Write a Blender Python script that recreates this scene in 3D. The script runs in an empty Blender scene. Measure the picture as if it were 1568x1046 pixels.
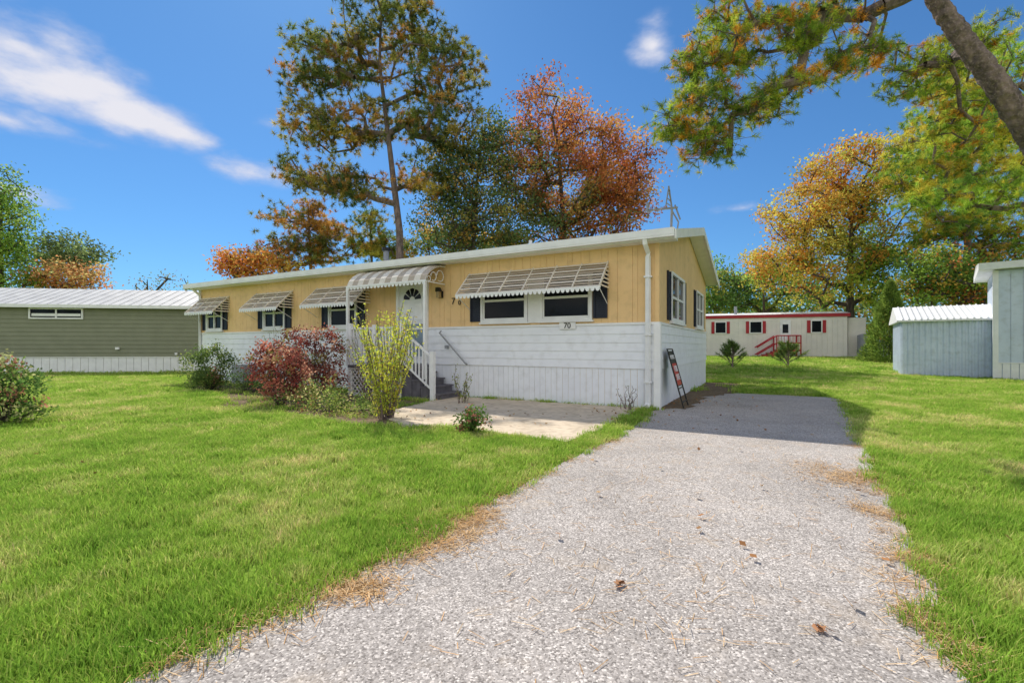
import bpy, math, random
import numpy as np
from mathutils import Vector, Matrix
rng=np.random.default_rng(11); random.seed(5)
sc=bpy.context.scene
sc.view_settings.view_transform='Standard'; sc.view_settings.look='None'; sc.view_settings.exposure=0
COL=sc.collection

# ------------------------------------------------------------ materials
def newmat(name):
    m=bpy.data.materials.new(name); m.use_nodes=True
    nt=m.node_tree; b=nt.nodes['Principled BSDF']
    return m,nt,b
def N(nt,t,**k):
    n=nt.nodes.new(t)
    for a,v in k.items(): setattr(n,a,v)
    return n
def surf(name,c1,c2=None,scale=3.0,rough=0.7,bump=0.0,bscale=40,detail=4,stretch=None,dirt=None,spec=0.3):
    m,nt,b=newmat(name)
    tc=N(nt,'ShaderNodeTexCoord'); src=tc.outputs['Object']
    if stretch:
        mp=N(nt,'ShaderNodeMapping'); mp.inputs['Scale'].default_value=stretch
        nt.links.new(src,mp.inputs['Vector']); src=mp.outputs['Vector']
    b.inputs['Roughness'].default_value=rough
    b.inputs['Specular IOR Level'].default_value=spec
    if c2 is None: c2=tuple(x*0.85 for x in c1)
    no=N(nt,'ShaderNodeTexNoise'); no.inputs['Scale'].default_value=scale; no.inputs['Detail'].default_value=detail
    nt.links.new(src,no.inputs['Vector'])
    cr=N(nt,'ShaderNodeValToRGB'); cr.color_ramp.elements[0].position=.35; cr.color_ramp.elements[1].position=.65
    cr.color_ramp.elements[0].color=(*c1,1); cr.color_ramp.elements[1].color=(*c2,1)
    nt.links.new(no.outputs['Fac'],cr.inputs['Fac']); out=cr.outputs['Color']
    if dirt:
        n2=N(nt,'ShaderNodeTexNoise'); n2.inputs['Scale'].default_value=scale*4; n2.inputs['Detail'].default_value=5
        nt.links.new(tc.outputs['Object'],n2.inputs['Vector'])
        r2=N(nt,'ShaderNodeMapRange'); r2.inputs['From Min'].default_value=.5; r2.inputs['From Max'].default_value=.8
        nt.links.new(n2.outputs['Fac'],r2.inputs['Value'])
        mx=N(nt,'ShaderNodeMix',data_type='RGBA'); mx.inputs['B'].default_value=(*dirt,1)
        nt.links.new(r2.outputs['Result'],mx.inputs['Factor']); nt.links.new(out,mx.inputs['A']); out=mx.outputs['Result']
    nt.links.new(out,b.inputs['Base Color'])
    if bump>0:
        nb=N(nt,'ShaderNodeTexNoise'); nb.inputs['Scale'].default_value=bscale; nb.inputs['Detail'].default_value=4
        nt.links.new(tc.outputs['Object'],nb.inputs['Vector'])
        bp=N(nt,'ShaderNodeBump'); bp.inputs['Strength'].default_value=bump; bp.inputs['Distance'].default_value=.02
        nt.links.new(nb.outputs['Fac'],bp.inputs['Height']); nt.links.new(bp.outputs['Normal'],b.inputs['Normal'])
    return m
def leafmat(name,trans=.45,gain=1.0):
    m=bpy.data.materials.new(name); m.use_nodes=True; nt=m.node_tree; nt.nodes.clear()
    o=N(nt,'ShaderNodeOutputMaterial'); a=N(nt,'ShaderNodeVertexColor'); a.layer_name='Col'
    d=N(nt,'ShaderNodeBsdfDiffuse'); t=N(nt,'ShaderNodeBsdfTranslucent'); mx=N(nt,'ShaderNodeMixShader'); mx.inputs[0].default_value=trans
    nt.links.new(a.outputs['Color'],d.inputs['Color']); nt.links.new(a.outputs['Color'],t.inputs['Color'])
    nt.links.new(d.outputs[0],mx.inputs[1]); nt.links.new(t.outputs[0],mx.inputs[2]); nt.links.new(mx.outputs[0],o.inputs['Surface'])
    return m
M={}
M['yellow']=surf('yellow_siding',(.84,.57,.28),(.78,.52,.245),scale=1.2,rough=.6,bump=.15,bscale=60,dirt=(.66,.45,.22),stretch=(1,1,.25))
M['white']=surf('white_siding',(.86,.88,.92),(.81,.83,.88),scale=1.5,rough=.5,dirt=(.74,.75,.77))
M['trim']=surf('white_trim',(.86,.86,.86),(.78,.78,.78),scale=4,rough=.45)
M['roofw']=surf('roof_metal',(.62,.62,.60),(.5,.5,.49),scale=2,rough=.5)
M['glass'],_,b=newmat('window_glass'); b.inputs['Base Color'].default_value=(.010,.012,.016,1); b.inputs['Roughness'].default_value=.03; b.inputs['Specular IOR Level'].default_value=.12
M['shutter']=surf('navy_shutter',(.012,.016,.035),(.02,.025,.045),rough=.45)
M['awnL']=surf('awning_cream',(.78,.71,.61),(.74,.67,.57),scale=1.2,rough=.4)
M['awnD']=surf('awning_tan',(.50,.42,.33),(.46,.38,.29),scale=1.2,rough=.4)
M['door']=surf('door_white',(.82,.83,.85),rough=.4)
M['doorg']=surf('door_lower_grey',(.25,.33,.40),rough=.4)
M['step']=surf('grey_steps',(.10,.095,.11),(.15,.14,.16),scale=8,rough=.7)
M['black']=surf('black_metal',(.015,.015,.015),rough=.4)
M['metal']=surf('grey_metal',(.30,.31,.33),rough=.35)
M['gold']=surf('brass_number',(.35,.25,.10),rough=.3)
M['red']=surf('sign_red',(.55,.05,.03),(.48,.04,.03),rough=.4)
M['sage']=surf('sage_siding',(.24,.25,.17),(.215,.225,.15),scale=2,rough=.6)
M['conc']=surf('concrete_patio',(.68,.57,.43),(.55,.46,.34),scale=2.2,rough=.9,bump=.3,bscale=70,dirt=(.40,.31,.22))
M['mulch']=surf('mulch',(.12,.085,.05),(.24,.17,.10),scale=14,rough=1,bump=1,bscale=60)
M['bluew']=surf('pale_blue_metal',(.62,.70,.82),(.54,.62,.74),scale=1.5,rough=.4,dirt=(.47,.53,.6))
M['trail']=surf('cream_trailer_siding',(.78,.74,.68),(.70,.67,.62),scale=1.5,rough=.5)
M['redtrim']=surf('red_trim',(.42,.03,.04),rough=.5)
M['bark']=surf('bark',(.14,.11,.09),(.06,.05,.045),scale=9,rough=.95,bump=1,bscale=18,stretch=(1,1,.3))
M['barkpine']=surf('pine_bark',(.24,.175,.15),(.09,.07,.065),scale=7,rough=.95,bump=1,bscale=25,stretch=(1,1,.35),dirt=(.34,.27,.23))
M['leaf']=leafmat('foliage_leaves',.5)
M['needle']=leafmat('pine_needles',.5)
M['litter']=leafmat('dry_litter',.1)

def driveway_mat():
    m,nt,b=newmat('chip_asphalt'); b.inputs['Roughness'].default_value=.9; b.inputs['Specular IOR Level'].default_value=.15
    tc=N(nt,'ShaderNodeTexCoord'); v=N(nt,'ShaderNodeTexVoronoi'); v.inputs['Scale'].default_value=125
    nt.links.new(tc.outputs['Object'],v.inputs['Vector'])
    sp=N(nt,'ShaderNodeSeparateColor'); nt.links.new(v.outputs['Color'],sp.inputs[0])
    cr=N(nt,'ShaderNodeValToRGB'); e=cr.color_ramp.elements
    e[0].position=0;e[0].color=(.19,.17,.155,1); e[1].position=1;e[1].color=(.78,.72,.66,1)
    x=e.new(.25);x.color=(.33,.30,.275,1); x=e.new(.8);x.color=(.48,.44,.405,1)
    nt.links.new(sp.outputs[0],cr.inputs['Fac'])
    n1=N(nt,'ShaderNodeTexNoise'); n1.inputs['Scale'].default_value=.9; n1.inputs['Detail'].default_value=5; n1.inputs['Roughness'].default_value=.65
    nt.links.new(tc.outputs['Object'],n1.inputs['Vector'])
    r1=N(nt,'ShaderNodeMapRange'); r1.inputs['From Min'].default_value=.3; r1.inputs['From Max'].default_value=.7; r1.inputs['To Min'].default_value=.80; r1.inputs['To Max'].default_value=1.14
    nt.links.new(n1.outputs['Fac'],r1.inputs['Value'])
    mu=N(nt,'ShaderNodeMix',data_type='RGBA',blend_type='MULTIPLY'); mu.inputs['Factor'].default_value=1
    nt.links.new(cr.outputs[0],mu.inputs['A']); nt.links.new(r1.outputs[0],mu.inputs['B'])
    n2=N(nt,'ShaderNodeTexNoise'); n2.inputs['Scale'].default_value=2.2; n2.inputs['Detail'].default_value=6; n2.inputs['Roughness'].default_value=.7
    nt.links.new(tc.outputs['Object'],n2.inputs['Vector'])
    r2=N(nt,'ShaderNodeMapRange'); r2.inputs['From Min'].default_value=.55; r2.inputs['From Max'].default_value=.75; r2.inputs['To Max'].default_value=.55
    nt.links.new(n2.outputs['Fac'],r2.inputs['Value'])
    m2=N(nt,'ShaderNodeMix',data_type='RGBA'); m2.inputs['B'].default_value=(.50,.41,.31,1)
    nt.links.new(r2.outputs[0],m2.inputs['Factor']); nt.links.new(mu.outputs['Result'],m2.inputs['A'])
    nt.links.new(m2.outputs['Result'],b.inputs['Base Color'])
    bp=N(nt,'ShaderNodeBump'); bp.inputs['Strength'].default_value=.4; bp.inputs['Distance'].default_value=.004
    nt.links.new(v.outputs['Distance'],bp.inputs['Height']); bp.invert=True
    nt.links.new(bp.outputs[0],b.inputs['Normal'])
    return m
M['drive']=driveway_mat()
def grass_nodes(m,nt,blade):
    g=N(nt,'ShaderNodeNewGeometry')
    n1=N(nt,'ShaderNodeTexNoise'); n1.inputs['Scale'].default_value=.75; n1.inputs['Detail'].default_value=5; n1.inputs['Roughness'].default_value=.75
    nt.links.new(g.outputs['Position'],n1.inputs['Vector'])
    cr=N(nt,'ShaderNodeValToRGB'); e=cr.color_ramp.elements
    e[0].position=.33;e[0].color=(.22,.41,.05,1);e[1].position=.68;e[1].color=(.74,.71,.28,1)
    x=e.new(.5);x.color=(.38,.57,.085,1)
    nt.links.new(n1.outputs['Fac'],cr.inputs['Fac'])
    return cr.outputs['Color'],g
def ground_mat():
    m,nt,b=newmat('lawn_ground'); b.inputs['Roughness'].default_value=1; b.inputs['Specular IOR Level'].default_value=.05
    c,g=grass_nodes(m,nt,False)
    n2=N(nt,'ShaderNodeTexNoise'); n2.inputs['Scale'].default_value=35; n2.inputs['Detail'].default_value=4
    nt.links.new(g.outputs['Position'],n2.inputs['Vector'])
    r=N(nt,'ShaderNodeMapRange'); r.inputs['From Min'].default_value=.3;r.inputs['From Max'].default_value=.7;r.inputs['To Min'].default_value=.3;r.inputs['To Max'].default_value=.8
    nt.links.new(n2.outputs['Fac'],r.inputs['Value'])
    mu=N(nt,'ShaderNodeMix',data_type='RGBA',blend_type='MULTIPLY'); mu.inputs['Factor'].default_value=1
    nt.links.new(c,mu.inputs['A']); nt.links.new(r.outputs[0],mu.inputs['B']); nt.links.new(mu.outputs['Result'],b.inputs['Base Color'])
    bp=N(nt,'ShaderNodeBump'); bp.inputs['Strength'].default_value=.8; bp.inputs['Distance'].default_value=.03
    nt.links.new(n2.outputs['Fac'],bp.inputs['Height']); nt.links.new(bp.outputs[0],b.inputs['Normal'])
    return m
M['ground']=ground_mat()
def blade_mat():
    m=bpy.data.materials.new('grass_blades'); m.use_nodes=True; nt=m.node_tree; nt.nodes.clear()
    c,g=grass_nodes(m,nt,True)
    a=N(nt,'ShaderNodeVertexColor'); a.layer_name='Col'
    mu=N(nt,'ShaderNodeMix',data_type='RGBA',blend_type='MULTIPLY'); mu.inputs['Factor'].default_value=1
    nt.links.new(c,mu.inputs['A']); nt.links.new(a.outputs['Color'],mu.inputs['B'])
    o=N(nt,'ShaderNodeOutputMaterial'); d=N(nt,'ShaderNodeBsdfDiffuse'); t=N(nt,'ShaderNodeBsdfTranslucent'); mx=N(nt,'ShaderNodeMixShader'); mx.inputs[0].default_value=.45
    nt.links.new(mu.outputs['Result'],d.inputs['Color']); nt.links.new(mu.outputs['Result'],t.inputs['Color'])
    nt.links.new(d.outputs[0],mx.inputs[1]); nt.links.new(t.outputs[0],mx.inputs[2]); nt.links.new(mx.outputs[0],o.inputs['Surface'])
    return m
M['blade']=blade_mat()

# ------------------------------------------------------------ geometry helpers
def empty(name,loc=(0,0,0),rz=0):
    e=bpy.data.objects.new(name,None); e.location=loc; e.rotation_euler=(0,0,rz); COL.objects.link(e); return e
class MB:
    def __init__(s): s.v=[];s.f=[];s.m=[];s.mats=[]
    def mi(s,k):
        if k not in s.mats: s.mats.append(k)
        return s.mats.index(k)
    def box(s,x0,x1,y0,y1,z0,z1,k):
        n=len(s.v); i=s.mi(k)
        s.v+=[(x0,y0,z0),(x1,y0,z0),(x1,y1,z0),(x0,y1,z0),(x0,y0,z1),(x1,y0,z1),(x1,y1,z1),(x0,y1,z1)]
        for f in [(0,3,2,1),(4,5,6,7),(0,1,5,4),(1,2,6,5),(2,3,7,6),(3,0,4,7)]:
            s.f.append(tuple(n+a for a in f)); s.m.append(i)
    def ext(s,poly,vec,k):
        n=len(s.v); i=s.mi(k); c=len(poly)
        s.v+=[tuple(p) for p in poly]+[tuple(p[j]+vec[j] for j in range(3)) for p in poly]
        s.f.append(tuple(range(n,n+c))); s.m.append(i)
        s.f.append(tuple(range(n+2*c-1,n+c-1,-1))); s.m.append(i)
        for a in range(c):
            b=(a+1)%c; s.f.append((n+b,n+a,n+c+a,n+c+b)); s.m.append(i)
    def tube(s,pts,r,k,n=8):
        i=s.mi(k); pts=[Vector(p) for p in pts]; rr=r if isinstance(r,(list,tuple)) else [r]*len(pts)
        base=len(s.v); up=Vector((.3,.2,1)).normalized()
        for j,p in enumerate(pts):
            t=(pts[min(j+1,len(pts)-1)]-pts[max(j-1,0)]).normalized()
            a=t.cross(up)
            if a.length<.05: a=t.cross(Vector((1,0,0)))
            a.normalize(); b=t.cross(a)
            for q in range(n):
                an=2*math.pi*q/n; s.v.append(tuple(p+rr[j]*(a*math.cos(an)+b*math.sin(an))))
        for j in range(len(pts)-1):
            for q in range(n):
                q2=(q+1)%n; s.f.append((base+j*n+q,base+j*n+q2,base+(j+1)*n+q2,base+(j+1)*n+q)); s.m.append(i)
        s.f.append(tuple(base+q for q in range(n))[::-1]); s.m.append(i)
        s.f.append(tuple(base+(len(pts)-1)*n+q for q in range(n))); s.m.append(i)
    def obj(s,name,parent=None,smooth=False,bevel=0):
        me=bpy.data.meshes.new(name); me.from_pydata(s.v,[],s.f)
        for k in s.mats: me.materials.append(M[k])
        me.polygons.foreach_set('material_index',s.m)
        if smooth: me.polygons.foreach_set('use_smooth',[True]*len(s.f))
        me.update(); o=bpy.data.objects.new(name,me); COL.objects.link(o)
        if parent: o.parent=parent
        return o
def raw_mesh(name,V,k,mat,cols=None,parent=None,link=True):
    F=V.shape[0]; me=bpy.data.meshes.new(name)
    me.vertices.add(F*k); me.vertices.foreach_set('co',V.astype(np.float32).ravel())
    me.loops.add(F*k); me.loops.foreach_set('vertex_index',np.arange(F*k,dtype=np.int32))
    me.polygons.add(F); me.polygons.foreach_set('loop_start',np.arange(0,F*k,k,dtype=np.int32))
    me.update(calc_edges=True); me.materials.append(mat)
    if cols is not None:
        a=me.color_attributes.new('Col','FLOAT_COLOR','POINT')
        c=np.ones((F,k,4),np.float32); c[...,:3]=cols[:,None,:] if cols.ndim==2 else cols
        a.data.foreach_set('color',c.ravel())
    o=bpy.data.objects.new(name,me)
    if link: COL.objects.link(o)
    if parent: o.parent=parent
    return o
def unit(v): return v/np.maximum(np.linalg.norm(v,axis=-1,keepdims=True),1e-9)
def leaves(C,L,W,flat=0.0):
    n=len(C); t=rng.normal(size=(n,3)); t[:,2]*=(1-flat); t=unit(t); b=unit(np.cross(t,rng.normal(size=(n,3))))
    L=np.broadcast_to(L,(n,))[:,None]; W=np.broadcast_to(W,(n,))[:,None]
    return np.stack([C-t*L/2,C+b*W/2,C+t*L/2,C-b*W/2],1)
def needles(C,D,L,W):
    n=len(C); D=unit(D); b=unit(np.cross(D,rng.normal(size=(n,3))))
    L=np.broadcast_to(L,(n,))[:,None]
    return np.stack([C-b*W/2,C+b*W/2,C+D*L],1)
def ells(E):
    out=[]
    for (cx,cy,cz,rx,ry,rz,n) in E:
        d=unit(rng.normal(size=(n,3))); r=rng.uniform(.12,1,size=(n,1))**.5
        out.append(np.array([cx,cy,cz])+d*r*np.array([rx,ry,rz]))
    return np.concatenate(out)
def edges_mesh(name,P0,P1,R0,R1,mat,parent,n=6):
    d=unit(P1-P0); a=np.cross(d,np.array([.13,.21,1.0])); a=unit(a); b=np.cross(d,a)
    an=np.arange(n)*2*np.pi/n; ca=np.cos(an)[None,:,None]; sa=np.sin(an)[None,:,None]
    ring=a[:,None,:]*ca+b[:,None,:]*sa
    A=P0[:,None,:]+ring*R0[:,None,None]; B=P1[:,None,:]+ring*R1[:,None,None]
    An=np.roll(A,-1,1); Bn=np.roll(B,-1,1)
    V=np.stack([A,An,Bn,B],2).reshape(-1,4,3)
    return raw_mesh(name,V,4,mat,None,parent)
def skeleton(trunk,targets,crown_z,step=.8,up=1.5,tip=.02,r_base=.25,jit=.12):
    tp=[];
    for i in range(len(trunk)-1):
        a=np.array(trunk[i],float);b=np.array(trunk[i+1],float);k=max(1,int(np.linalg.norm(b-a)/step))
        for j in range(k): tp.append(a+(b-a)*j/k)
    tp.append(np.array(trunk[-1],float))
    nodes=list(tp); par=[-1]+list(range(len(tp)-1)); nt_=len(tp); leafn=[]
    tpa=np.array(tp); dm=np.min(np.linalg.norm(targets[:,None]-tpa[None],axis=2),axis=1)
    for ti in np.argsort(dm):
        t=targets[ti]; A=np.array(nodes); d=np.linalg.norm(A-t,axis=1)
        cost=d+up*np.maximum(0,A[:,2]-t[2]+.15*d); cost[:nt_][A[:nt_,2]<crown_z]+=50
        j=int(np.argmin(cost)); a=A[j]; L=d[j]; k=max(1,int(L/step)); prev=j
        for q in range(1,k+1):
            f=q/k; p=a+(t-a)*f
            if q<k: p=p+rng.normal(size=3)*jit*min(L,2)*.5+np.array([0,0,.12*L*math.sin(f*math.pi)*(.6)])
            nodes.append(p); par.append(prev); prev=len(nodes)-1
        leafn.append(prev)
    n=len(nodes); cnt=np.zeros(n); 
    for l in leafn: cnt[l]+=1
    for i in range(n-1,-1,-1):
        if par[i]>=0 and i>=nt_: cnt[par[i]]+=cnt[i]
    for i in range(nt_-1,0,-1): cnt[i-1]+=cnt[i]
    r=tip*np.maximum(cnt,1)**.5
    for i in range(nt_): r[i]=r_base*(1-.85*i/nt_)*.95
    P=np.array(nodes); idx=np.array([i for i in range(n) if par[i]>=0]); pr=np.array([par[i] for i in idx])
    R1=r[idx]; R0=np.minimum(r[pr],np.where(idx<nt_,10,R1*1.35))
    return P[pr],P[idx],R0,R1
LG=1.5
def tree(name,trunk,E,colf,kind='leaf',per=80,size=.16,spread=.45,r_base=.25,crown_z=4,tip=.02,bark='bark',up=1.5,mat=None):
    root=empty(name,tuple(trunk[0])); off=np.array(trunk[0],float)
    T=ells(E)
    P0,P1,R0,R1=skeleton(trunk,T,crown_z,tip=tip,r_base=r_base,up=up)
    edges_mesh('trunk_and_limbs',P0-off,P1-off,R0,R1,M[bark],root,7)
    n=len(T); cl_b=rng.uniform(.6,1.25,size=n)*LG; base=colf(T,n)*cl_b[:,None]
    if kind=='leaf':
        C=np.repeat(T,per,0)+rng.normal(size=(n*per,3))*np.array([spread,spread,spread*.65])
        col=np.repeat(base,per,0)*rng.uniform(.65,1.35,size=(n*per,1))*rng.uniform(.9,1.1,size=(n*per,3))
        V=leaves(C,size*rng.uniform(.7,1.3,n*per),size*.6)
        raw_mesh('crown_leaves',V-off,4,mat or M['leaf'],np.clip(col,0.004,.8),root)
    else:
        tpn,nn=per
        C=np.repeat(T,tpn,0)+rng.normal(size=(n*tpn,3))*np.array([spread,spread,spread*.38])
        ax=unit(rng.normal(size=(n*tpn,3))+np.array([0,0,.7]))
        cc=np.repeat(base,tpn,0)*rng.uniform(.7,1.3,size=(n*tpn,1))
        CC=np.repeat(C,nn,0); D=np.repeat(ax,nn,0)*.55+unit(rng.normal(size=(len(CC),3)))
        CC=CC+np.repeat(ax,nn,0)*rng.uniform(-.25,.25,(len(CC),1))*size
        col=np.repeat(cc,nn,0)*rng.uniform(.75,1.3,size=(len(CC),1))
        V=needles(CC,D,size*rng.uniform(.7,1.1,len(CC)),size*.11 if size>.2 else size*.075)
        raw_mesh('needle_crown',V-off,3,mat or M['needle'],np.clip(col,.004,.8),root)
    return root
def pal(cols,w):
    cols=np.array(cols); w=np.array(w)/sum(w)
    return lambda T,n: cols[rng.choice(len(cols),size=n,p=w)]

# ------------------------------------------------------------ ground
def sst(a,b,x):
    t=np.clip((x-a)/(b-a),0,1); return t*t*(3-2*t)
def gh(x,y): return .42*sst(14,32,y)*sst(2,12,x)
def axis(lim):
    a=np.concatenate([np.arange(0,44,2),[50,60,75,100,150,250,400]]); return np.concatenate([-a[:0:-1],a])
ax_=axis(0); gx,gy=np.meshgrid(ax_,ax_); 
gz=gh(gx,gy); nn_=len(ax_)
me=bpy.data.meshes.new('ground'); vs=np.stack([gx,gy,gz],-1).reshape(-1,3)
fs=[(j*nn_+i,j*nn_+i+1,(j+1)*nn_+i+1,(j+1)*nn_+i) for j in range(nn_-1) for i in range(nn_-1)]
me.from_pydata(vs.tolist(),[],fs); me.materials.append(M['ground']); o=bpy.data.objects.new('lawn_ground',me); COL.objects.link(o)

def wobble(poly,seed,amp=.035,step=.15):
    r=np.random.default_rng(seed); out=[]
    n=len(poly)
    for i in range(n):
        a=np.array(poly[i],float);b=np.array(poly[(i+1)%n],float);L=np.linalg.norm(b-a);k=max(1,int(L/step)) if L<8 else 1
        for j in range(k):
            p=a+(b-a)*j/k; out.append(tuple(p+ (r.normal(size=2)*amp if (j or 1) else 0)))
    return out
def inpoly(x,y,poly):
    c=np.zeros(x.shape,bool); n=len(poly); j=n-1
    for i in range(n):
        xi,yi=poly[i];xj,yj=poly[j]
        if yi!=yj: c^=((yi>y)!=(yj>y))&(x<(xj-xi)*(y-yi)/(yj-yi)+xi)
        j=i
    return c
def sheet(name,poly,z,k):
    me=bpy.data.meshes.new(name); me.from_pydata([(x,y,z) for x,y in poly],[],[tuple(range(len(poly)))])
    me.materials.append(M[k]); me.update()
    if me.polygons[0].normal.z<0: me.flip_normals()
    o=bpy.data.objects.new(name,me); COL.objects.link(o); return o
drive=[(-6,-9),(-3.2,-2),(-2.0,.6),(-1.346,1.674),(-1.114,1.986),(-.908,2.30),(-.72,2.54),(-.557,2.787),(-.254,3.39),(.09,4.02),(.68,5.08),(1.25,5.96),(1.85,7.0),(2.3,8.1),(2.72,8.86),
 (3.5,10.2),(4.3,11.9),(5.68,11.85),(7.5,10.9),(6.5,9.09),(4.9,6.7),(4.24,5.65),(3.37,4.32),(2.75,3.32),(2.258,2.618),(1.89,2.107),(1.614,1.674),(1.3,.6),(1.1,-2),(1.3,-9)]
driveW=wobble(drive,3,.022)
sheet('driveway',driveW,.010,'drive')
patio=[(-2.3,8.2),(-1.62,6.95),(-.9,6.9),(-.21,6.4),(.68,5.78),(1.1,6.4),(1.51,7.2),(2.2,8.45),(2.45,8.95),(-1.5,11.1)]
patioW=wobble(patio,4,.02)
mb=MB(); mb.ext([(x,y,-.02) for x,y in patioW][::1],(0,0,.045),'conc'); mb.obj('concrete_patio')
bed=[(-5.6,8.9),(-4.4,8.6),(-2.6,7.2),(-1.7,7.0),(-1.5,9.5),(-2.4,10.6),(-4.5,12.0),(-9.6,15.0),(-9.3,13.2),(-7,11.6)]
bedW=wobble(bed,6,.05); sheet('flower_bed',bedW,.004,'mulch')
strip=[(2.78,8.9),(6.35,15.4),(7.3,14.9),(5.6,11.8),(4.6,11.0),(3.3,8.9)]
stripW=wobble(strip,8,.06); sheet('mulch_strip',stripW,.014,'mulch')
road=[(-60,-9.1),(60,-9.1),(60,-15),(-60,-15)]; sheet('street_road',road,.006,'drive')

# ------------------------------------------------------------ mobile home
HA=math.radians(-28.82); HC=(2.77,8.9,0)
home=empty('mobile_home',HC,HA)
LW=15.6; DP=7.4
def F(mb,a0,a1,d0,d1,z0,z1,k): mb.box(-a1,-a0,-d1,-d0,z0,z1,k)
def G(mb,a0,a1,d0,d1,z0,z1,k): mb.box(d0,d1,a0,a1,z0,z1,k)
rise=.225
def rooftop(y): return 3.3+rise*(y+.3) if y<3.7 else 4.2-rise*(y-3.7)
w=MB()
w.box(-LW,0,0,DP,.06,3.2,'yellow')
w.ext([(-.02,0,3.2),(-.02,DP,3.2),(-.02,DP,rooftop(DP)-.1),(-.02,3.7,4.1),(-.02,0,rooftop(0)-.1)],(-.2,0,0),'yellow')
w.ext([(-LW+.02,0,3.2),(-LW+.02,DP,3.2),(-LW+.02,DP,rooftop(DP)-.1),(-LW+.02,3.7,4.1),(-LW+.02,0,rooftop(0)-.1)],(.2,0,0),'yellow')
a=0.0; i=0; pw=[.19,.19,.10,.30,.19,.13,.25]
while a<LW-.02:
    wd=min(pw[i%7],LW-a); F(w,a+.003,a+wd-.003,-.01,.010,1.66,3.19,'yellow'); a+=wd; i+=1
a=0.0; i=0
while a<DP-.02:
    wd=min(pw[i%7],DP-a); y0=a+.003;y1=a+wd-.003
    w.ext([(-.01,y0,1.66),(-.01,y1,1.66),(-.01,y1,rooftop(y1)-.11),(-.01,y0,rooftop(y0)-.11)],(.020,0,0),'yellow'); a+=wd;i+=1
w.obj('upper_walls',home)
w=MB(); nl=5; z0=.76; dz=(1.61-.76)/nl
for i in range(nl):
    za=z0+i*dz; zb=za+dz
    w.ext([(.03,-.034,za),(.03,-.02,zb),(.03,.02,zb),(.03,.02,za)],(-LW-.03,0,0),'white')
    w.ext([(.034,.03,za),(.02,.03,zb),(-.02,.03,zb),(-.02,.03,za)],(0,DP,0),'white')
F(w,-.03,LW,-.02,.04,1.612,1.66,'trim'); G(w,0,DP,-.02,.04,1.612,1.66,'trim')
a=0
while a<LW-.02:
    wd=min(.13,LW-a); F(w,a+.003,a+wd-.003,-.03,.010,.0,.755,'white'); a+=wd
a=0
while a<DP-.02:
    wd=min(.13,DP-a); G(w,a+.003,a+wd-.003,-.03,.010,.0,.755,'white'); a+=wd
w.box(-LW,0-.03,.03,DP,0,.755,'white')
w.box(-.07,.055,-.055,.07,0,1.61,'trim'); w.box(-.05,.03,-.03,.05,1.66,3.19,'yellow'); w.box(-LW-.03,-LW+.07,-.05,.05,0,3.18,'trim')
w.obj('lower_walls',home)
r=MB()
x0,x1=-LW-.3,.36
def slab(p,q,th,k): r.ext([(x0,p[0],p[1]),(x0,q[0],q[1]),(x0,q[0],q[1]-th),(x0,p[0],p[1]-th)],(x1-x0,0,0),k)
slab((-.3,3.3),(3.7,4.2),.1,'roofw'); slab((3.7,4.2),(7.7,3.3),.1,'roofw')
r.box(x0,x1,-.30,-.005,3.150,3.197,'trim')
r.box(x0,x1,-.41,-.302,3.17,3.205,'trim'); r.box(x0,x1,-.415,-.39,3.206,3.325,'trim'); r.box(x0,x0+.02,-.388,-.304,3.206,3.31,'trim'); r.box(x1-.02,x1,-.388,-.304,3.206,3.31,'trim')
r.box(x0,x1,-.325,-.303,3.206,3.33,'trim')
for (p,q) in (((-.36,3.30),(3.7,4.215)),((3.7,4.215),(7.8,3.29))):
    for xx in (x1+.003,x0-.033): r.ext([(xx,p[0],p[1]),(xx,q[0],q[1]),(xx,q[0],q[1]-.2),(xx,p[0],p[1]-.17)],(.03,0,0),'trim')
r.ext([(.02,0,rooftop(0)-.125),(.02,3.7,4.085),(.02,3.7,4.07),(.02,0,rooftop(0)-.14)],(.33,0,0),'trim')
r.ext([(.02,3.7,4.085),(.02,7.6,rooftop(7.6)-.125),(.02,7.6,rooftop(7.6)-.14),(.02,3.7,4.07)],(.33,0,0),'trim')
r.tube([(-9.3,2.5,3.8),(-9.3,2.5,4.35)],.09,'metal'); r.tube([(-9.3,2.5,4.35),(-9.3,2.5,4.45)],.14,'black')
r.tube([(-4.3,3.2,3.9),(-4.3,3.2,4.3)],.05,'trim')
r.obj('roof',home)
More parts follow.
